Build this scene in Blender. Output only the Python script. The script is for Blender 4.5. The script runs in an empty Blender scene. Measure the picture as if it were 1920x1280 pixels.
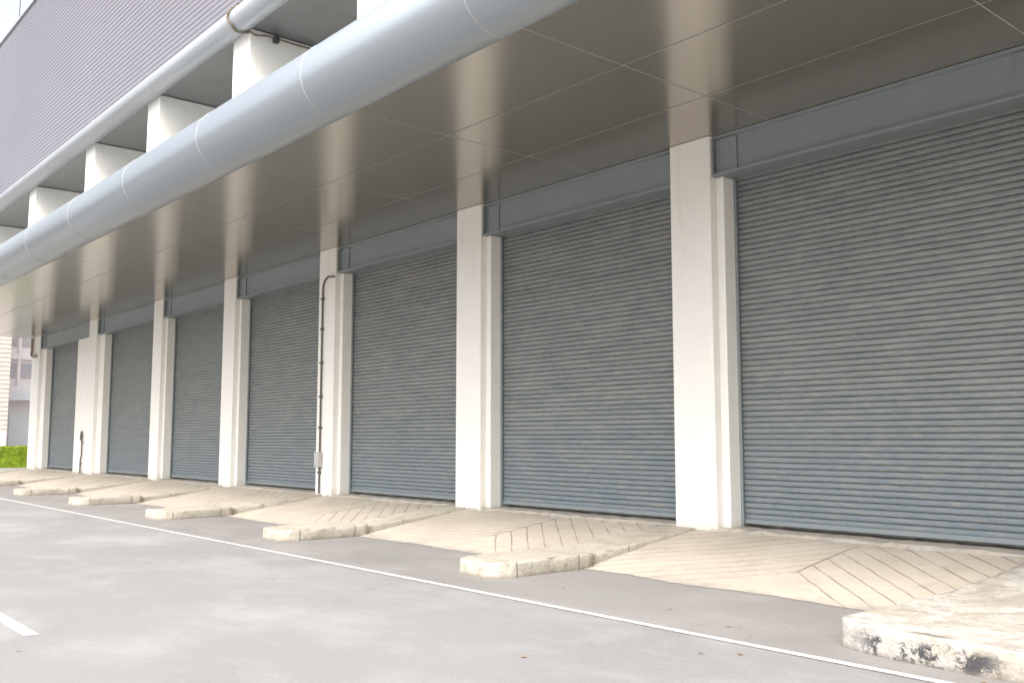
import bpy, math, random
from mathutils import Vector
random.seed(7)
S=bpy.context.scene; COL=S.collection
rad=math.radians

# ---------------------------------------------------------------- helpers
def link(o): COL.objects.link(o)
def mesh_obj(name,verts,faces,mats,origin=(0,0,0),parent=None,midx=None,smooth=False):
    ox,oy,oz=origin
    me=bpy.data.meshes.new(name)
    me.from_pydata([(x-ox,y-oy,z-oz) for x,y,z in verts],[],faces)
    if not isinstance(mats,(list,tuple)): mats=[mats]
    for m in mats: me.materials.append(m)
    if midx:
        for p,i in zip(me.polygons,midx): p.material_index=i
    if smooth:
        for p in me.polygons: p.use_smooth=True
    me.update()
    o=bpy.data.objects.new(name,me); link(o)
    place(o,origin,parent)
    return o
def wloc(o):
    v=Vector(o.location); p=o.parent
    while p: v+=Vector(p.location); p=p.parent
    return v
def place(o,world,parent):
    o.location=Vector(world)-(wloc(parent) if parent else Vector((0,0,0)))
    if parent: o.parent=parent
def empty(name,loc,parent=None):
    o=bpy.data.objects.new(name,None); link(o); o.empty_display_size=.3
    place(o,loc,parent); return o
def box_geo(x0,x1,y0,y1,z0,z1,V,F):
    b=len(V)
    V+= [(x0,y0,z0),(x1,y0,z0),(x1,y1,z0),(x0,y1,z0),(x0,y0,z1),(x1,y0,z1),(x1,y1,z1),(x0,y1,z1)]
    F+= [tuple(b+i for i in f) for f in((0,3,2,1),(4,5,6,7),(0,1,5,4),(1,2,6,5),(2,3,7,6),(3,0,4,7))]
def bevel(o,w=.01,seg=2,ang=30):
    m=o.modifiers.new('bevel','BEVEL'); m.width=w; m.segments=seg; m.limit_method='ANGLE'; m.angle_limit=rad(ang); m.harden_normals=False
    return o
def box(name,x0,x1,y0,y1,z0,z1,mat,parent=None,bev=.01,origin=None):
    V=[];F=[];box_geo(x0,x1,y0,y1,z0,z1,V,F)
    o=mesh_obj(name,V,F,mat,origin or ((x0+x1)/2,(y0+y1)/2,z0),parent)
    if bev: bevel(o,bev)
    return o
def extr_x(profile,x0,x1,V,F,closed=False,nx=1):
    b=len(V);n=len(profile)
    for k in range(nx+1):
        x=x0+(x1-x0)*k/nx
        V+= [(x,y,z) for y,z in profile]
    for k in range(nx):
        for i in range(n if closed else n-1):
            j=(i+1)%n
            F.append((b+k*n+i,b+(k+1)*n+i,b+(k+1)*n+j,b+k*n+j))
    if closed:
        F.append(tuple(b+i for i in range(n)))
        F.append(tuple(b+nx*n+i for i in reversed(range(n))))
def tube_geo(pts,r,V,F,n=10):
    pts=[Vector(p) for p in pts]; b=len(V)
    up=None
    for i,p in enumerate(pts):
        if i==0:t=pts[1]-p
        elif i==len(pts)-1:t=p-pts[i-1]
        else:t=(pts[i+1]-p).normalized()+(p-pts[i-1]).normalized()
        t.normalize()
        if up is None:
            a=Vector((0,0,1)) if abs(t.z)<.8 else Vector((1,0,0))
            up=t.cross(a).normalized()
        up=(up-t*up.dot(t)).normalized(); w=t.cross(up)
        for k in range(n):
            a=2*math.pi*k/n
            V.append(tuple(p+up*math.cos(a)*r+w*math.sin(a)*r))
    for i in range(len(pts)-1):
        for k in range(n):
            k2=(k+1)%n
            F.append((b+i*n+k,b+i*n+k2,b+(i+1)*n+k2,b+(i+1)*n+k))
    F.append(tuple(b+k for k in range(n)));F.append(tuple(b+(len(pts)-1)*n+k for k in reversed(range(n))))

# ---------------------------------------------------------------- materials
class M:
    def __init__(s,name):
        s.m=bpy.data.materials.new(name); s.m.use_nodes=True
        s.t=s.m.node_tree; s.n=s.t.nodes; s.b=s.n['Principled BSDF']
        s.tc=s.n.new('ShaderNodeTexCoord'); s.oi=None
    def L(s,a,b): s.t.links.new(a,b)
    def coords(s,kind='Object',scale=(1,1,1),rand=False):
        mp=s.n.new('ShaderNodeMapping'); s.L(s.tc.outputs[kind],mp.inputs['Vector']); mp.inputs['Scale'].default_value=scale
        if rand:
            oi=s.n.new('ShaderNodeObjectInfo'); ml=s.n.new('ShaderNodeMath'); ml.operation='MULTIPLY'; ml.inputs[1].default_value=57
            s.L(oi.outputs['Random'],ml.inputs[0]); s.L(ml.outputs[0],mp.inputs['Location'])
        return mp.outputs[0]
    def noise(s,vec,scale,detail=4,rough=.6,dist=0):
        t=s.n.new('ShaderNodeTexNoise'); s.L(vec,t.inputs['Vector']); t.inputs['Scale'].default_value=scale
        t.inputs['Detail'].default_value=detail; t.inputs['Roughness'].default_value=rough; t.inputs['Distortion'].default_value=dist
        return t.outputs['Fac']
    def ramp(s,fac,stops):
        r=s.n.new('ShaderNodeValToRGB'); s.L(fac,r.inputs[0]); e=r.color_ramp.elements
        while len(e)<len(stops): e.new(.5)
        for x,(p,c) in zip(e,stops):
            x.position=p; x.color=(c,c,c,1) if isinstance(c,(int,float)) else (*c,1)
        return r.outputs[0]
    def mix(s,fac,a,b,mode='MIX'):
        x=s.n.new('ShaderNodeMix'); x.data_type='RGBA'; x.blend_type=mode
        def put(v,i):
            if isinstance(v,tuple): x.inputs[i].default_value=(*v,1)
            elif isinstance(v,(int,float)): x.inputs[i].default_value=v if i==0 else (v,v,v,1)
            else: s.L(v,x.inputs[i])
        put(fac,0);put(a,6);put(b,7)
        return x.outputs[2]
    def math(s,op,a,b=None):
        x=s.n.new('ShaderNodeMath'); x.operation=op
        for i,v in enumerate((a,b)):
            if v is None: continue
            if isinstance(v,(int,float)): x.inputs[i].default_value=v
            else: s.L(v,x.inputs[i])
        return x.outputs[0]
    def sep(s,vec):
        x=s.n.new('ShaderNodeSeparateXYZ'); s.L(vec,x.inputs[0]); return x.outputs
    def bump(s,h,strength=.3,dist=.01):
        x=s.n.new('ShaderNodeBump'); x.inputs['Strength'].default_value=strength; x.inputs['Distance'].default_value=dist
        s.L(h,x.inputs['Height']); s.L(x.outputs[0],s.b.inputs['Normal'])
    def out(s,col,rough=.6,metal=0,spec=.5):
        if isinstance(col,tuple): s.b.inputs['Base Color'].default_value=(*col,1)
        else: s.L(col,s.b.inputs['Base Color'])
        if isinstance(rough,(int,float)): s.b.inputs['Roughness'].default_value=rough
        else: s.L(rough,s.b.inputs['Roughness'])
        s.b.inputs['Metallic'].default_value=metal
        s.b.inputs['Specular IOR Level'].default_value=spec
        return s.m

def m_asphalt(name,cs,patch):
    m=M(name); c=m.coords('Object')
    big=m.noise(c,.16,3,.6,.5); mid=m.noise(m.coords('Object',(1,1.5,1)),.42,7,.66,.2); fine=m.noise(c,60,3,.75)
    grit=m.noise(c,17,4,.8)
    col=m.ramp(big,[(.3,cs[0]),(.55,cs[1]),(.75,cs[2])])
    col=m.mix(m.ramp(mid,[(.47,0),(.66,.75)]),col,patch)
    col=m.mix(.6,col,m.ramp(fine,[(.3,.5),(.7,1.0)]),'MULTIPLY')
    col=m.mix(.35,col,m.ramp(grit,[(.35,.72),(.65,1.0)]),'MULTIPLY')
    st=m.ramp(m.noise(c,.4,6,.7,.6),[(.55,0),(.74,.42)])
    col=m.mix(st,col,tuple(x*.68 for x in cs[0]))
    spots=m.ramp(m.noise(c,3.3,3,.6),[(.70,0),(.74,.35)])
    col=m.mix(spots,col,tuple(x*.55 for x in cs[0]))
    m.bump(fine,.35,.008)
    return m.out(col,.85,0,.3)
def m_line(): 
    m=M('worn road paint'); c=m.coords('Object')
    w=m.ramp(m.noise(c,9,5,.78),[(.38,1),(.52,0)])
    col=m.mix(w,(.58,.57,.545),(.33,.325,.32))
    return m.out(col,.7)
def m_plaster(name='painted render',base=(.83,.81,.76)):
    m=M(name); c=m.coords('Object',rand=True); z=m.sep(m.coords('Object'))[2]
    n=m.noise(c,1.3,4,.6); col=m.mix(m.ramp(n,[(.35,0),(.75,.5)]),base,tuple(x*.9 for x in base))
    streak=m.noise(m.coords('Object',(9,9,.5),True),1.0,3,.6)
    col=m.mix(m.ramp(streak,[(.55,0),(.8,.25)]),col,(.62,.58,.50))
    hz=m.math('ADD',z,m.math('MULTIPLY',n,.9))
    col=m.mix(m.ramp(hz,[(.42,.7),(.72,0)]),col,(.54,.49,.41))
    ch=m.ramp(m.noise(c,4,6,.8,.6),[(.63,0),(.68,.7)])
    col=m.mix(m.math('MULTIPLY',ch,m.ramp(m.math('MULTIPLY',z,.4),[(.0,1),(1.0,0.0)])),col,(.50,.46,.40))
    m.bump(m.noise(c,45,3,.7),.2,.006)
    return m.out(col,.65,0,.35)
def m_shutter():
    m=M('grey painted shutter steel'); c=m.coords('Object',rand=True); z=m.sep(m.coords('Object'))[2]
    n=m.noise(m.coords('Object',(.7,1,2.5),True),1.3,5,.7)
    col=m.ramp(n,[(.3,(.158,.18,.186)),(.5,(.188,.21,.215)),(.72,(.235,.252,.252))])
    zz=m.math('MULTIPLY',z,.28)
    low=m.ramp(m.math('ADD',zz,m.math('MULTIPLY',n,.5)),[(.25,.65),(.95,0)])
    col=m.mix(low,col,(.155,.208,.255))
    dust=m.ramp(m.noise(m.coords('Object',(1.6,1,14),True),2.2,4,.7),[(.46,0),(.70,.65)])
    col=m.mix(dust,col,(.33,.295,.24))
    rust=m.ramp(m.noise(c,2.4,6,.8),[(.64,0),(.70,.5)])
    col=m.mix(rust,col,(.27,.20,.135))
    m.bump(m.noise(c,14,2,.6),.08,.004)
    return m.out(col,.42,.15,.5)
def m_steel(name,base,rough=.5,metal=.1):
    m=M(name); c=m.coords('Object',rand=True)
    n=m.noise(c,1.6,4,.7)
    col=m.mix(m.ramp(n,[(.35,0),(.8,.6)]),base,tuple(x*.82 for x in base))
    st=m.ramp(m.noise(m.coords('Object',(6,6,.6),True),1,3,.6),[(.55,0),(.8,.25)])
    col=m.mix(st,col,tuple(.5*x+.5*y for x,y in zip(base,(.34,.31,.27))))
    return m.out(col,rough,metal)
def m_soffit():
    m=M('bronze grey satin metal ceiling panel'); c=m.coords('Object')
    n=m.noise(c,.4,2,.5)
    col=m.mix(n,(.475,.43,.375),(.505,.46,.40))
    return m.out(col,.20,.86,.6)
def m_alu(name='silver composite cladding',base=(.36,.395,.43),metal=.68):
    m=M(name); c=m.coords('Object')
    n=m.noise(m.coords('Object',(.25,2,2)),1.4,3,.6)
    col=m.mix(n,base,tuple(x*.92 for x in base))
    return m.out(col,.34,metal,.5)
def m_ribs():
    m=M('lilac grey ribbed cladding'); c=m.coords('Object')
    n=m.noise(c,.2,3,.6)
    col=m.mix(n,(.19,.185,.215),(.225,.22,.25))
    return m.out(col,.6,.0,.3)
def m_conc(name,a,b,grooves=False,joints=False):
    m=M(name); c=m.coords('Object',rand=True); p=m.coords('Object')
    n=m.noise(c,.9,5,.65); f=m.noise(c,28,3,.7)
    col=m.ramp(n,[(.3,a),(.7,b)])
    col=m.mix(.45,col,m.ramp(f,[(.3,.6),(.7,1)]),'MULTIPLY')
    st=m.ramp(m.noise(c,1.7,6,.78,.8),[(.52,0),(.68,.65)])
    col=m.mix(st,col,tuple(x*.74 for x in a))
    h=f
    if grooves:
        s=m.sep(p); ax=m.math('ABSOLUTE',s[0])
        q=m.math('ADD',s[1],m.math('MULTIPLY',ax,.85))
        w=m.math('MULTIPLY',m.math('SUBTRACT',m.noise(c,2.5,2,.5),.5),.07)
        q=m.math('ADD',q,w)
        fr=m.math('FRACT',m.math('DIVIDE',q,.40))
        ln=m.ramp(fr,[(.0,1),(.06,1),(.11,0),(.96,0)])
        cl=m.ramp(ax,[(.0,1),(.014,1),(.03,0)])
        ln=m.math('MAXIMUM',ln,cl)
        g=m.math('GREATER_THAN',q,1.15); ln=m.math('MULTIPLY',ln,g)
        vis=m.ramp(m.noise(c,1.4,4,.7),[(.32,.2),(.55,.9)])
        col=m.mix(m.math('MULTIPLY',ln,vis),col,(.19,.155,.12))
        h=m.math('SUBTRACT',m.math('MULTIPLY',f,.3),ln)
        m.bump(h,.5,.02)
        tr=m.ramp(m.math('ADD',s[1],m.math('MULTIPLY',m.noise(c,2.2,5,.75),1.2)),[(.45,.85),(.85,0)])
        col=m.mix(tr,col,(.29,.265,.245))
    else:
        if joints:
            s=m.sep(p); y=s[1]
            d=m.math('ABSOLUTE',m.math('SUBTRACT',m.math('FRACT',m.math('DIVIDE',m.math('ADD',y,.31),1.29)),.5))
            jl=m.ramp(d,[(.0,.8),(.005,.8),(.012,0)])
            col=m.mix(jl,col,(.20,.17,.13)); 
            chip=m.ramp(m.noise(c,5.5,7,.8),[(.53,0),(.58,.75)])
            col=m.mix(chip,col,(.32,.285,.235))
            gr=m.ramp(m.math('ADD',s[2],m.math('MULTIPLY',m.noise(c,6,4,.7),.09)),[(.05,.8),(.11,0)])
            col=m.mix(gr,col,(.20,.175,.145))
            h=m.math('SUBTRACT',m.math('MULTIPLY',m.noise(c,9,5,.78),1.0),jl)
            m.bump(h,.8,.035)
        else: m.bump(h,.4,.008)
    return m.out(col,.85,0,.3)
def m_kerb_old():
    m=M('peeling white kerb paint over concrete'); c=m.coords('Object')
    n=m.noise(c,1.3,7,.76,.4); s=m.sep(c)
    conc=m.ramp(m.noise(c,3,5,.7),[(.3,(.31,.275,.23)),(.7,(.41,.37,.31))])
    paint=m.ramp(m.noise(c,2,4,.7),[(.3,(.45,.425,.385)),(.7,(.52,.50,.465))])
    col=m.mix(m.ramp(n,[(.46,.95),(.55,.1)]),conc,paint)
    fl=m.ramp(m.noise(c,4.5,7,.8),[(.55,0),(.61,.7)])
    col=m.mix(fl,col,(.28,.25,.215))
    band=m.ramp(m.math('FRACT',m.math('ADD',m.math('MULTIPLY',m.math('ADD',s[0],s[1]),.42),.02)),[(.36,0),(.46,1),(.88,1),(.98,0)])
    face=m.ramp(m.math('ADD',s[2],m.math('MULTIPLY',m.noise(c,3,5,.7),.14)),[(.0,1),(.24,1),(.31,0)])
    pat=m.ramp(m.noise(c,4,6,.78),[(.46,0),(.52,.95)])
    k=m.math('MULTIPLY',m.math('MULTIPLY',band,face),pat)
    col=m.mix(k,col,(.05,.05,.058))
    gr=m.ramp(m.math('ADD',s[2],m.math('MULTIPLY',m.noise(c,6,4,.7),.09)),[(.05,.7),(.11,0)])
    col=m.mix(gr,col,(.17,.15,.13))
    m.bump(m.noise(c,9,5,.78),.9,.04)
    return m.out(col,.85,0,.3)
def m_flat(name,c,rough=.6,metal=0,var=.15):
    m=M(name); v=m.coords('Object'); n=m.noise(v,3,3,.6)
    return m.out(m.mix(n,c,tuple(x*(1-var) for x in c)),rough,metal)
def m_leaf():
    m=M('hedge leaves'); v=m.coords('Object'); n=m.noise(v,2.2,3,.6); f=m.noise(v,17,2,.6)
    col=m.ramp(n,[(.3,(.13,.20,.012)),(.65,(.26,.37,.025))])
    col=m.mix(m.ramp(f,[(.4,0),(.7,.5)]),col,(.40,.48,.04))
    return m.out(col,.55,0,.3)

ASPH=m_asphalt('asphalt',[(.262,.257,.256),(.282,.277,.276),(.305,.30,.298)],(.375,.366,.35))
ASPH2=m_asphalt('older asphalt',[(.24,.227,.218),(.265,.252,.243),(.29,.277,.267)],(.335,.32,.305))
LINE=m_line(); PLAS=m_plaster(); SHUT=m_shutter()
LINT=m_steel('grey blue painted steel beam',(.25,.285,.297),.45,.15)
SOFF=m_soffit(); ALU=m_alu(); ALU2=m_alu('silver gutter pipe metal',(.46,.48,.50),.35); RIB=m_ribs()
SEAM=m_flat('pale sealant seam',(.46,.455,.44),.5)
JOINT=m_flat('grey joint',(.17,.17,.17),.6)
USOF=m_steel('grey upper soffit panel',(.25,.25,.25),.3,.5)
PAD=m_conc('buff grooved concrete',(.44,.388,.318),(.52,.467,.395),True)
SILL=m_conc('weathered grey concrete',(.34,.31,.27),(.47,.435,.385))
KERB=m_conc('worn cream kerb paint',(.43,.39,.32),(.52,.485,.415),False,True)
KOLD=m_kerb_old()
GALV=m_flat('weathered conduit',(.12,.115,.11),.5,.3)
DARK=m_flat('dark rubber and metal',(.06,.06,.06),.6)
RUST=m_flat('brown painted pipe',(.34,.24,.18),.6)
CABLE=m_flat('brown cable sheath',(.20,.15,.10),.7)
BOXM=m_flat('pale grey enamel',(.45,.45,.44),.5)
LEAF=m_leaf()
WALLB=m_flat('pinkish white render',(.86,.80,.785),.8)
GLASS=m_flat('window glass',(.50,.48,.50),.2)
TAN=m_flat('tan ribbed sheet',(.70,.60,.54),.5)
GREY=m_flat('light grey sheet',(.76,.77,.78),.6)

# ---------------------------------------------------------------- key dimensions (metres, road = 0)
ZS=7.68; ZL0=6.90; ZL1=7.672; YP=13.96; YD=14.50; ZSILL=.52
XE=-58.0; XR=9.0
PIERS=[(1.97,.95,1.13),(-4.82,.95,1.13),(-11.61,.95,1.13),(-18.38,.95,1.13),(-25.18,.95,1.13),(-32.0,.95,1.13),(-38.8,.95,1.13),(-47.2,1.15,1.85),(-57.2,1.5,2.25)]
DOORS=[(-3.69,1.97),(-10.48,-4.82),(-17.25,-11.61),(-24.05,-18.38),(-30.87,-25.18),(-37.67,-32.0),(-45.35,-38.8),(-54.95,-49.1)]

# ---------------------------------------------------------------- ground
def sheet(name,x0,x1,y0,y1,z,mat,origin=None):
    o=mesh_obj(name,[(x0,y0,z),(x1,y0,z),(x1,y1,z),(x0,y1,z)],[(0,1,2,3)],mat,origin or (x0,y0,z))
    o['kind']='structure'
    return o
sheet('road',-500,500,-500,500,0,ASPH,(0,0,0))
sheet('loading_strip_pavement',-61,30,8.29,14.0,.004,ASPH2)
sheet('road_edge_line',-61,30,8.20,8.315,.008,LINE)
for i,x1 in enumerate((-11.2,-0.4,-22,-32.8,-43.6)):
    sheet('road_lane_dash',x1-3.4,x1,2.79,2.94,.004,LINE)

def ramp_obj(x0,x1,xc):
    V=[];F=[];nx,ny=60,14
    rj=[random.uniform(-.035,.035) for _ in range(nx+1)]
    for j in range(ny+1):
        t=j/ny; y=10.95+(14.12-10.95)*t
        for i in range(nx+1):
            x=x0+(x1-x0)*i/nx
            z=.010+.45*(t**1.05)+(.012*math.sin(x*1.7+t*3) if 0<j<ny else 0)*t*(1-t)*4
            V.append((x,y+((.05*math.sin(x*2.3)+rj[i]) if j==0 else 0),z))
    n=nx+1
    for j in range(ny):
        for i in range(nx): F.append((j*n+i,j*n+i+1,(j+1)*n+i+1,(j+1)*n+i))
    o=mesh_obj('concrete_ramp',V,F,PAD,(xc,10.95,0),None,smooth=True); o['kind']='structure'
for (x0,x1),(pl,pr) in zip(DOORS,zip(PIERS[1:],PIERS[:-1])):
    ramp_obj(pl[0]+.3,pr[0]-.3,(x0+x1)/2-.25)
pts=[];F=[];nx=500
for i in range(nx+1):
    x=XE+.2+(XR-XE-.2)*i/nx
    j=random.uniform(-.07,.02)+.03*math.sin(x*1.9)
    pts.append((x,14.0+j,.42)); pts.append((x,14.05+j*.8,.50+random.uniform(-.025,.008))); pts.append((x,15.2,.505))
for i in range(nx):
    for k in range(2):
        a=i*3+k; F.append((a,a+3,a+4,a+1))
o=mesh_obj('door_sill_pavement',pts,F,SILL,(-20,14,.44)); o['kind']='structure'
# ---------------------------------------------------------------- kerb islands
def island(xl,mat,label,wid=1.16,yf=9.12,jit=.010,hf=.225,big=False):
    xr=xl+wid; xc=(xl+xr)/2; hw=wid/2
    out=[];N=30;yc=yf+.60;ystep=11.16
    for k in range(N+1):
        a=math.pi+math.pi*k/N
        cx=math.copysign(abs(math.cos(a))**.66,math.cos(a)); sy=-abs(math.sin(a))**.66
        out.append((xc+hw*cx,yc+.60*sy))
    ys=[yc+.16+i*(ystep-.02-yc-.16)/9 for i in range(10)]+[ystep+.02+i*(13.93-ystep-.02)/16 for i in range(17)]
    def ins0(y): return 0 if (y<ystep or big) else .09+.06*(y-ystep)/2.8
    for y in ys: out.append((xr-ins0(y),y))
    for y in reversed(ys): out.append((xl+ins0(y)*.5,y))
    n=len(out)
    ph=random.uniform(0,6)
    def top(y):
        if big: return hf+max(0,y-11.6)*.08
        if y<ystep: return hf+.02*max(0,(y-9.2))/2
        return hf-.035+(.46-hf+.035)*((y-ystep)/(13.93-ystep))**.95
    V=[];rings=[(0,-.012),(.3,-.006),(.6,0),(.88,.001),(.955,.008),(.99,.024),(1,.05),(1,.16),(.985,.17)]
    rj=[(random.uniform(-jit,jit),random.uniform(-jit,jit)) for _ in out]
    chips=[random.random()<.16 for _ in out]
    for ri,(zf,ins) in enumerate(rings):
        for k,((x,y),(jx,jy)) in enumerate(zip(out,rj)):
            cins=ins+(.035 if chips[k] and 2<ri<6 else 0)
            if y<=yc:
                vx,vy=(x-xc),(y-yc); L=math.hypot(vx,vy) or 1
                px=x-vx/L*cins; py=y-vy/L*cins
            else: px=x-math.copysign(cins,x-xc); py=y
            e=jit*.5 if ri>1 else 0
            wv=.012*math.sin(y*2.3+ph)
            V.append((px+jx+wv+random.uniform(-e,e),py+(jy if y<yc else 0)+random.uniform(-e,e)*(1 if y<yc else .3),top(y)*zf-(.022 if chips[k] and 3<ri<6 else 0)+random.uniform(-e,e)))
    F=[]
    for r in range(len(rings)-1):
        for i in range(n):
            j=(i+1)%n; F.append((r*n+i,r*n+j,(r+1)*n+j,(r+1)*n+i))
    # top surface: nose fan ring plus strips, so the tail can bend
    b=(len(rings)-1)*n; nn=len(ys); s0=N+1
    F.append(tuple(b+i for i in range(0,N+1)))
    R=[b+N]+[b+s0+i for i in range(nn)]; Lf=[b]+[b+n-1-i for i in range(nn)]
    for i in range(nn): F.append((R[i],R[i+1],Lf[i+1],Lf[i]))
    o=mesh_obj('kerb_island',V,F,mat,(xc,9.2,0),None,smooth=True)
    for p in o.data.polygons[(len(rings)-1)*n:]: p.use_smooth=False
    o['label']=label; o['category']='kerb island'; o['group']='kerb islands between the loading ramps'
for i,p in enumerate(PIERS):
    x=p[0]-.54
    if i==0: continue
    if i==1: island(x-.05,KOLD,'kerb island with peeling white and black paint beside a loading ramp',2.9,8.72,.018,.27,True)
    else: island(x,KERB,'rounded cream painted concrete kerb island in front of a pier')

# ---------------------------------------------------------------- warehouse
W=empty('warehouse',(-25,14.5,0)); W['label']='long grey warehouse with roller shutter loading bays under a deep canopy'; W['category']='warehouse'
box('rear_wall',XE,XR,14.8,15.1,.1,13.5,PLAS,W,0)
box('end_wall',XE,XE+.25,15.1,40,.0,22.4,PLAS,W,0)
for k,(xl,w,wj) in enumerate(PIERS):
    V=[];F=[]
    box_geo(xl,xl+w,YP,14.795,.40,ZS-.002,V,F)
    p=mesh_obj('pier',V,F,PLAS,(xl+w/2,YP,.42),W); bevel(p,.018,2)
    V=[];F=[]
    jl=xl+w+.002
    box_geo(jl,xl+wj,14.12,14.795,.42,ZL0-.004,V,F)
    j=mesh_obj('door_jamb',V,F,PLAS,(xl+wj,14.12,.42),p); bevel(j,.012,2)
box('infill_wall',-49.1,-47.203,14.03,14.79,.42,ZL0-.004,PLAS,W,.012)
PITCH=.102
def shutter(x0,x1):
    E=empty('roller_shutter',((x0+x1)/2,YD,ZSILL),W)
    zb=.64; n=int((ZL0+.1-zb)/PITCH)+1
    prof=[]
    for i in range(n):
        z=zb+i*PITCH
        for a,b in((0,.002),(.05,-.014),(.14,-.022),(.45,-.024),(.70,-.020),(.85,-.009),(.91,.004),(.95,.009)):
            prof.append((YD+b,z+a*PITCH))
    V=[];F=[];extr_x(prof,x0-.02,x1+.02,V,F,False,1)
    mesh_obj('slat_curtain',V,F,SHUT,((x0+x1)/2,YD,zb),E)
    box('bottom_bar',x0+.01,x1-.01,YD-.035,YD+.03,.565,.645,LINT,E,.006)
    for s,x in((1,x0),(-1,x1)):
        a,b=sorted((x+s*.003,x+s*.055))
        box('guide_rail',a,b,YD-.085,YD-.04,ZSILL-.01,ZL0-.006,LINT,E,.004)
for d in DOORS: shutter(*d)
spans=[]
for k in range(len(PIERS)-1):
    l=PIERS[k+1]; r=PIERS[k]
    spans.append((l[0]+l[1]+.003,r[0]-.003))
def bolts(V,F,x,z,y):
    n=6;b=len(V);r=.022
    for yy in(y,y-.02):
        for i in range(n): V.append((x+r*math.cos(i*math.pi/3),yy,z+r*math.sin(i*math.pi/3)))
    for i in range(n): F.append((b+i,b+(i+1)%n,b+n+(i+1)%n,b+n+i))
    F.append(tuple(b+n+i for i in range(n)))
for x0,x1 in spans:
    prof=[(14.0,ZL0),(14.0,ZL0+.045),(14.13,ZL0+.06),(14.13,ZL1-.06),(14.06,ZL1-.045),(14.06,ZL1),(14.7,ZL1),(14.7,ZL0)]
    V=[];F=[];extr_x(prof,x0,x1,V,F,True)
    b=mesh_obj('lintel_beam',V,F,LINT,((x0+x1)/2,14.1,ZL0),W)
    for s,xx in((1,x0),(-1,x1)):
        V=[];F=[];a,c=sorted((xx+s*.04,xx+s*.50))
        box_geo(a,c,14.10,14.128,ZL0+.07,ZL1-.07,V,F)
        for i in range(5):
            z=ZL0+.13+i*(ZL1-ZL0-.26)/4
            bolts(V,F,xx+s*.11,z,14.10)
        mesh_obj('splice_plate',V,F,LINT,(xx,14.1,ZL0),b)
        V=[];F=[];a,c=sorted((xx+s*.003,xx+s*.03)); box_geo(a,c,14.01,14.098,ZL0+.062,ZL1-.062,V,F)
        mesh_obj('end_cleat',V,F,LINT,(xx,14.05,ZL0),b)
box('upper_band',XE,XR,14.12,14.795,ZL1+.003,ZS+.3,LINT,W,0)
YE=8.39
V=[];F=[];mi=[]
xs=[-9.42+4.4*k for k in range(-11,5)]; ys=[10.27,12.28]
V+=[(XE,YE-.1,ZS),(XR,YE-.1,ZS),(XR,14.6,ZS),(XE,14.6,ZS)];F.append((3,2,1,0));mi.append(0)
for x in xs:
    b=len(V);V+=[(x-.009,YE-.1,ZS-.003),(x+.009,YE-.1,ZS-.003),(x+.009,14.05,ZS-.003),(x-.009,14.05,ZS-.003)];F.append((b+3,b+2,b+1,b));mi.append(1)
for y in ys:
    b=len(V);V+=[(XE,y-.009,ZS-.006),(XR,y-.009,ZS-.006),(XR,y+.009,ZS-.006),(XE,y+.009,ZS-.006)];F.append((b+3,b+2,b+1,b));mi.append(1)
mesh_obj('canopy_soffit',V,F,[SOFF,SEAM],(-25,11,ZS),W,mi)
box('canopy_roof',XE,XR,8.4,14.79,ZS+.02,8.75,ALU,W,0)
def pipe(name,yc,zc,R,x0,x1,mat,seams,n=96,parent=W,sw=.013):
    V=[];F=[];mi=[]
    prof=[(yc+R*math.cos(2*math.pi*i/n),zc+R*math.sin(2*math.pi*i/n)) for i in range(n)]
    extr_x(prof,x0,x1,V,F,True,1); 
    nf=len(F)
    for x in seams:
        b=len(V)
        for xx,rr in((x-sw,R+.001),(x-sw*.7,R+.006),(x+sw*.7,R+.006),(x+sw,R+.001)):
            V+=[(xx,yc+rr*math.cos(2*math.pi*i/n),zc+rr*math.sin(2*math.pi*i/n)) for i in range(n)]
        for k in range(3):
            for i in range(n):
                j=(i+1)%n;F.append((b+k*n+i,b+(k+1)*n+i,b+(k+1)*n+j,b+k*n+j))
    mi=[0]*nf+[1]*(len(F)-nf)
    o=mesh_obj(name,V,F,[mat,SEAM],((x0+x1)/2,yc,zc),parent,mi,smooth=True)
    for p in o.data.polygons:
        if len(p.vertices)>4: p.use_smooth=False
    return o
pipe('canopy_edge_tube',8.19,8.35,.675,XE-.3,XR,ALU,[-9.87+4.5*k for k in range(-10,5)],sw=.012)
pipe('cladding_edge_tube',10.85,13.72,.34,XE-.3,XR,ALU2,[-12.6+6.0*k for k in range(-7,4)],64,sw=.009)
for (xl,w,wj) in PIERS:
    V=[];F=[];box_geo(xl-.1,xl+1.0,11.08,14.795,8.7,13.5,V,F)
    bevel(mesh_obj('upper_column',V,F,PLAS,(xl+.5,11.08,8.0),W),.015,2)
V=[];F=[];mi=[]
V+=[(XE,10.7,13.52),(XR,10.7,13.52),(XR,14.9,13.52),(XE,14.9,13.52)];F.append((3,2,1,0));mi.append(0)
for x in [p[0]+3.4 for p in PIERS]:
    b=len(V);V+=[(x-.008,10.7,13.517),(x+.008,10.7,13.517),(x+.008,14.7,13.517),(x-.008,14.7,13.517)];F.append((b+3,b+2,b+1,b));mi.append(1)
mesh_obj('upper_soffit',V,F,[USOF,JOINT],(-25,12,13.5),W,mi)
prof=[];z=13.75;p=.18
while z<22.4:
    for a,b in((0,0),(.15,-.015),(.60,-.015),(.75,.0)): prof.append((10.88+b,z+a*p))
    z+=p
prof.append((10.88,z))
V=[];F=[];extr_x(prof,XE,XR,V,F,False,1)
mesh_obj('ribbed_cladding',V,F,RIB,(-25,10.88,13.75),W)
box('parapet_cap',XE-.05,XR,10.78,11.2,z,z+.10,ALU2,W,.01)
box('end_cladding',XE,XE+.15,10.95,40,13.6,z-.01,RIB,W,0)
V=[];F=[]
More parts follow.
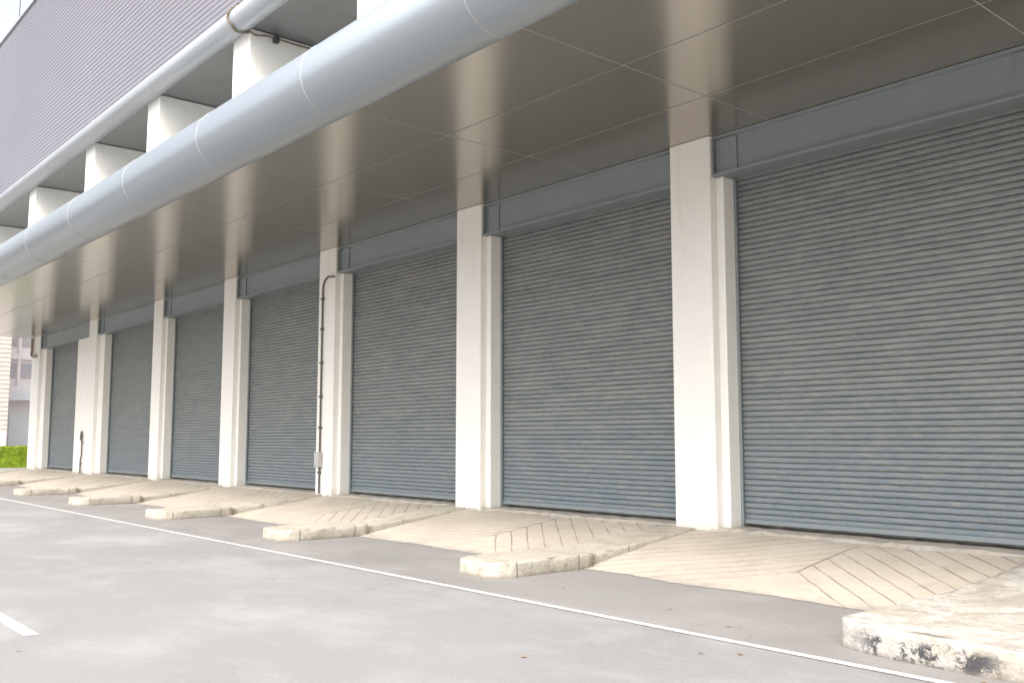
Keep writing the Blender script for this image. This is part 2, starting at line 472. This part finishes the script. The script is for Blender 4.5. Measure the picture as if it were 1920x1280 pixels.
tube_geo([(-51,11.05,z),(-51,11.05,z+1.5)],.022,V,F,8);tube_geo([(-51,11.05,z+1.5),(-51,11.05,z+2.3)],.010,V,F,6)
mesh_obj('lightning_rod',V,F,GALV,(-51,11.05,z),W)
def conduit(name,pts,r,mat,clips=(),parent=W):
    V=[];F=[];tube_geo(pts,r,V,F,10)
    for (x,y,zz) in clips: box_geo(x-.05,x+.05,y-.04,y+.05,zz-.03,zz+.03,V,F)
    return mesh_obj(name,V,F,mat,pts[-1],parent,smooth=False)
cx=-24.88;cy=YP-.045
c=conduit('conduit',[(cx+.62,13.95,6.78),(cx+.62,cy,6.80),(cx+.3,cy,6.83),(cx+.12,cy,6.76),(cx+.02,cy,6.6),(cx,cy,6.4),(cx,cy,4),(cx,cy,1.7),(cx,cy,.5)],.027,GALV,[(cx,cy,zz) for zz in(6.2,5.3,4.3,3.3,2.4,1.1)])
V=[];F=[];box_geo(cx-.15,cx+.12,cy-.1,cy+.04,1.25,1.7,V,F)
bevel(mesh_obj('junction_box',V,F,BOXM,(cx,cy,1.25),c),.012)
cx=-47.75;cy=13.98
conduit('standpipe',[(cx-.02,cy-.03,2.0),(cx+.03,cy-.03,2.35),(cx+.14,cy-.03,2.42),(cx+.22,cy-.03,2.25),(cx+.22,cy-.03,1.3),(cx+.1,cy-.03,1.1),(cx+.1,cy-.03,.45)],.035,GALV,[(cx+.22,cy-.03,1.9),(cx+.1,cy-.03,.9)])
conduit('elbow_pipe',[(-56.9,13.86,7.6),(-56.9,13.86,6.9),(-56.8,13.82,6.65),(-56.55,13.82,6.55),(-56.0,13.85,6.55)],.07,RUST)
V=[];F=[];pts=[]
for k in range(40):
    a=k/39*2*math.pi*1.15+1.2; pts.append((-24.4+.25*k/39+.04*math.sin(k),10.85+.38*math.cos(a),13.72+.38*math.sin(a)))
tube_geo(pts,.03,V,F,8)
q=[(-24.15,10.95,13.42),(-24.1,11.2,13.3),(-24.12,11.6,13.4),(-24.13,12.5,13.38),(-24.13,14,13.42)]
tube_geo(q,.025,V,F,8)
mesh_obj('cable',V,F,CABLE,(-24.4,10.85,13.3),W,smooth=True)
V=[];F=[];box_geo(-24.17,-24.02,11.75,11.9,13.25,13.42,V,F)
bevel(mesh_obj('cable_clamp',V,F,DARK,(-24.1,11.8,13.25),W),.01)

# ---------------------------------------------------------------- hedge
V=[];F=[]
box_geo(-76.5,-75.3,5,40,0,1.45,V,F)
for i in range(28000):
    y=random.uniform(5,40)
    s=random.random()
    if s<.58: x=-75.25+random.gauss(0,.05)+.05*math.sin(y*2.1);z=random.uniform(.03,1.53)
    else: x=random.uniform(-76.6,-75.2);z=1.5+random.gauss(0,.035)+.02*math.sin(y*1.7)
    r=random.uniform(.035,.07)
    a=Vector((random.gauss(0,1),random.gauss(0,1),random.gauss(0,1))).normalized()
    b=a.cross(Vector((random.gauss(0,1),random.gauss(0,1),random.gauss(0,1)))).normalized()
    c=Vector((x,y,z)); k=len(V)
    V+= [tuple(c-a*r),tuple(c+b*r*.5),tuple(c+a*r),tuple(c-b*r*.5)];F.append((k,k+1,k+2,k+3))
h=mesh_obj('hedge',V,F,LEAF,(-76,22,0)); h['label']='clipped bright green hedge along the yard edge'; h['category']='hedge'

# ---------------------------------------------------------------- distant buildings
A=empty('ribbed_annex',(-99,12,0)); A['label']='tan ribbed metal sided industrial block behind the hedge'; A['category']='building'
V=[];F=[];box_geo(-112,-99,2,22.3,0,17,V,F)
z=3
while z<16.9:
    box_geo(-98.999,-98.95,2.0,22.3,z,z+.22,V,F); z+=.42
mesh_obj('wall',V,F,TAN,(-99,12,0),A)
box('base_wall',-98.99,-98.7,2.1,22.2,0,2.4,WALLB,A,0); box('roof_edge',-112.1,-98.8,1.9,22.4,17.002,17.3,GREY,A,0)
B=empty('office_building',(-108,36,0)); B['label']='pinkish white multi storey building with rows of windows'; B['category']='building'
V=[];F=[]
box_geo(-125,-106.0,22.6,60,0,18,V,F)
for zz in (6.9,10.1,13.3,16.5):
    box_geo(-105.999,-105.7,22.6,60,zz,zz+.5,V,F)
y=23.0
while y<59:
    box_geo(-105.998,-105.75,y,y+.28,7.4,16.5,V,F); y+=1.5
mesh_obj('wall',V,F,WALLB,(-106,40,0),B)
y=23.28
while y<46:
    for zz in(8.2,11.4,14.6):
        V=[];F=[];box_geo(-105.995,-105.94,y+.12,y+1.1,zz,zz+1.5,V,F)
        mesh_obj('window',V,F,GLASS,(-106,y,zz),B)
    y+=1.5
box('entrance_canopy',-105.99,-104.6,22.6,60,5.9,6.85,GREY,B,.02)
box('loading_door',-105.99,-105.9,24,58,.2,4.6,GREY,B,0)

# ---------------------------------------------------------------- small litter on the road
V=[];F=[]
for i in range(110):
    x=random.uniform(-38,-2);y=random.choice((random.uniform(1.5,11),random.uniform(8.5,9.2)))
    r=random.uniform(.012,.04);a=random.uniform(0,6.28);k=len(V)
    for j in range(5):
        q=a+j*1.256; V.append((x+r*math.cos(q)*(1 if j%2 else .6),y+r*math.sin(q)*.7,.010+random.uniform(0,.012)))
    F.append(tuple(range(k,k+5)))
o=mesh_obj('fallen_leaves',V,F,m_flat('dry leaf',(.30,.18,.09),.8),(-15,6,0)); o['kind']='stuff'

# ---------------------------------------------------------------- light, sky, camera
wd=bpy.data.worlds.new('World'); S.world=wd; wd.use_nodes=True
nt=wd.node_tree; bg=nt.nodes['Background']; sk=nt.nodes.new('ShaderNodeTexSky'); sk.sky_type='NISHITA'
el=52; az=152
sk.sun_disc=False; sk.sun_elevation=rad(el); sk.sun_rotation=rad(az); sk.dust_density=6; sk.air_density=1.0; sk.ozone_density=1
hs=nt.nodes.new('ShaderNodeHueSaturation'); hs.inputs['Saturation'].default_value=.25; hs.inputs['Value'].default_value=2.65
nt.links.new(sk.outputs[0],hs.inputs['Color']); nt.links.new(hs.outputs[0],bg.inputs[0]); bg.inputs[1].default_value=.15
sd=bpy.data.lights.new('sun','SUN'); sd.energy=2.1; sd.angle=rad(14); sd.color=(1,.945,.86)
so=bpy.data.objects.new('sun',sd); link(so)
dv=Vector((math.sin(rad(az))*math.cos(rad(el)),math.cos(rad(az))*math.cos(rad(el)),math.sin(rad(el))))
so.rotation_euler=dv.to_track_quat('Z','Y').to_euler(); so.location=(0,0,60)
cd=bpy.data.cameras.new('camera'); cam=bpy.data.objects.new('camera',cd); link(cam)
cam.location=(0,0,2.08); cam.rotation_euler=(rad(90+5.83),0,rad(49.4)); cd.sensor_width=36; cd.lens=33.39; cd.clip_end=2000; cd.clip_start=.05
S.camera=cam
S.view_settings.view_transform='Standard'; S.view_settings.look='None'; S.view_settings.exposure=0
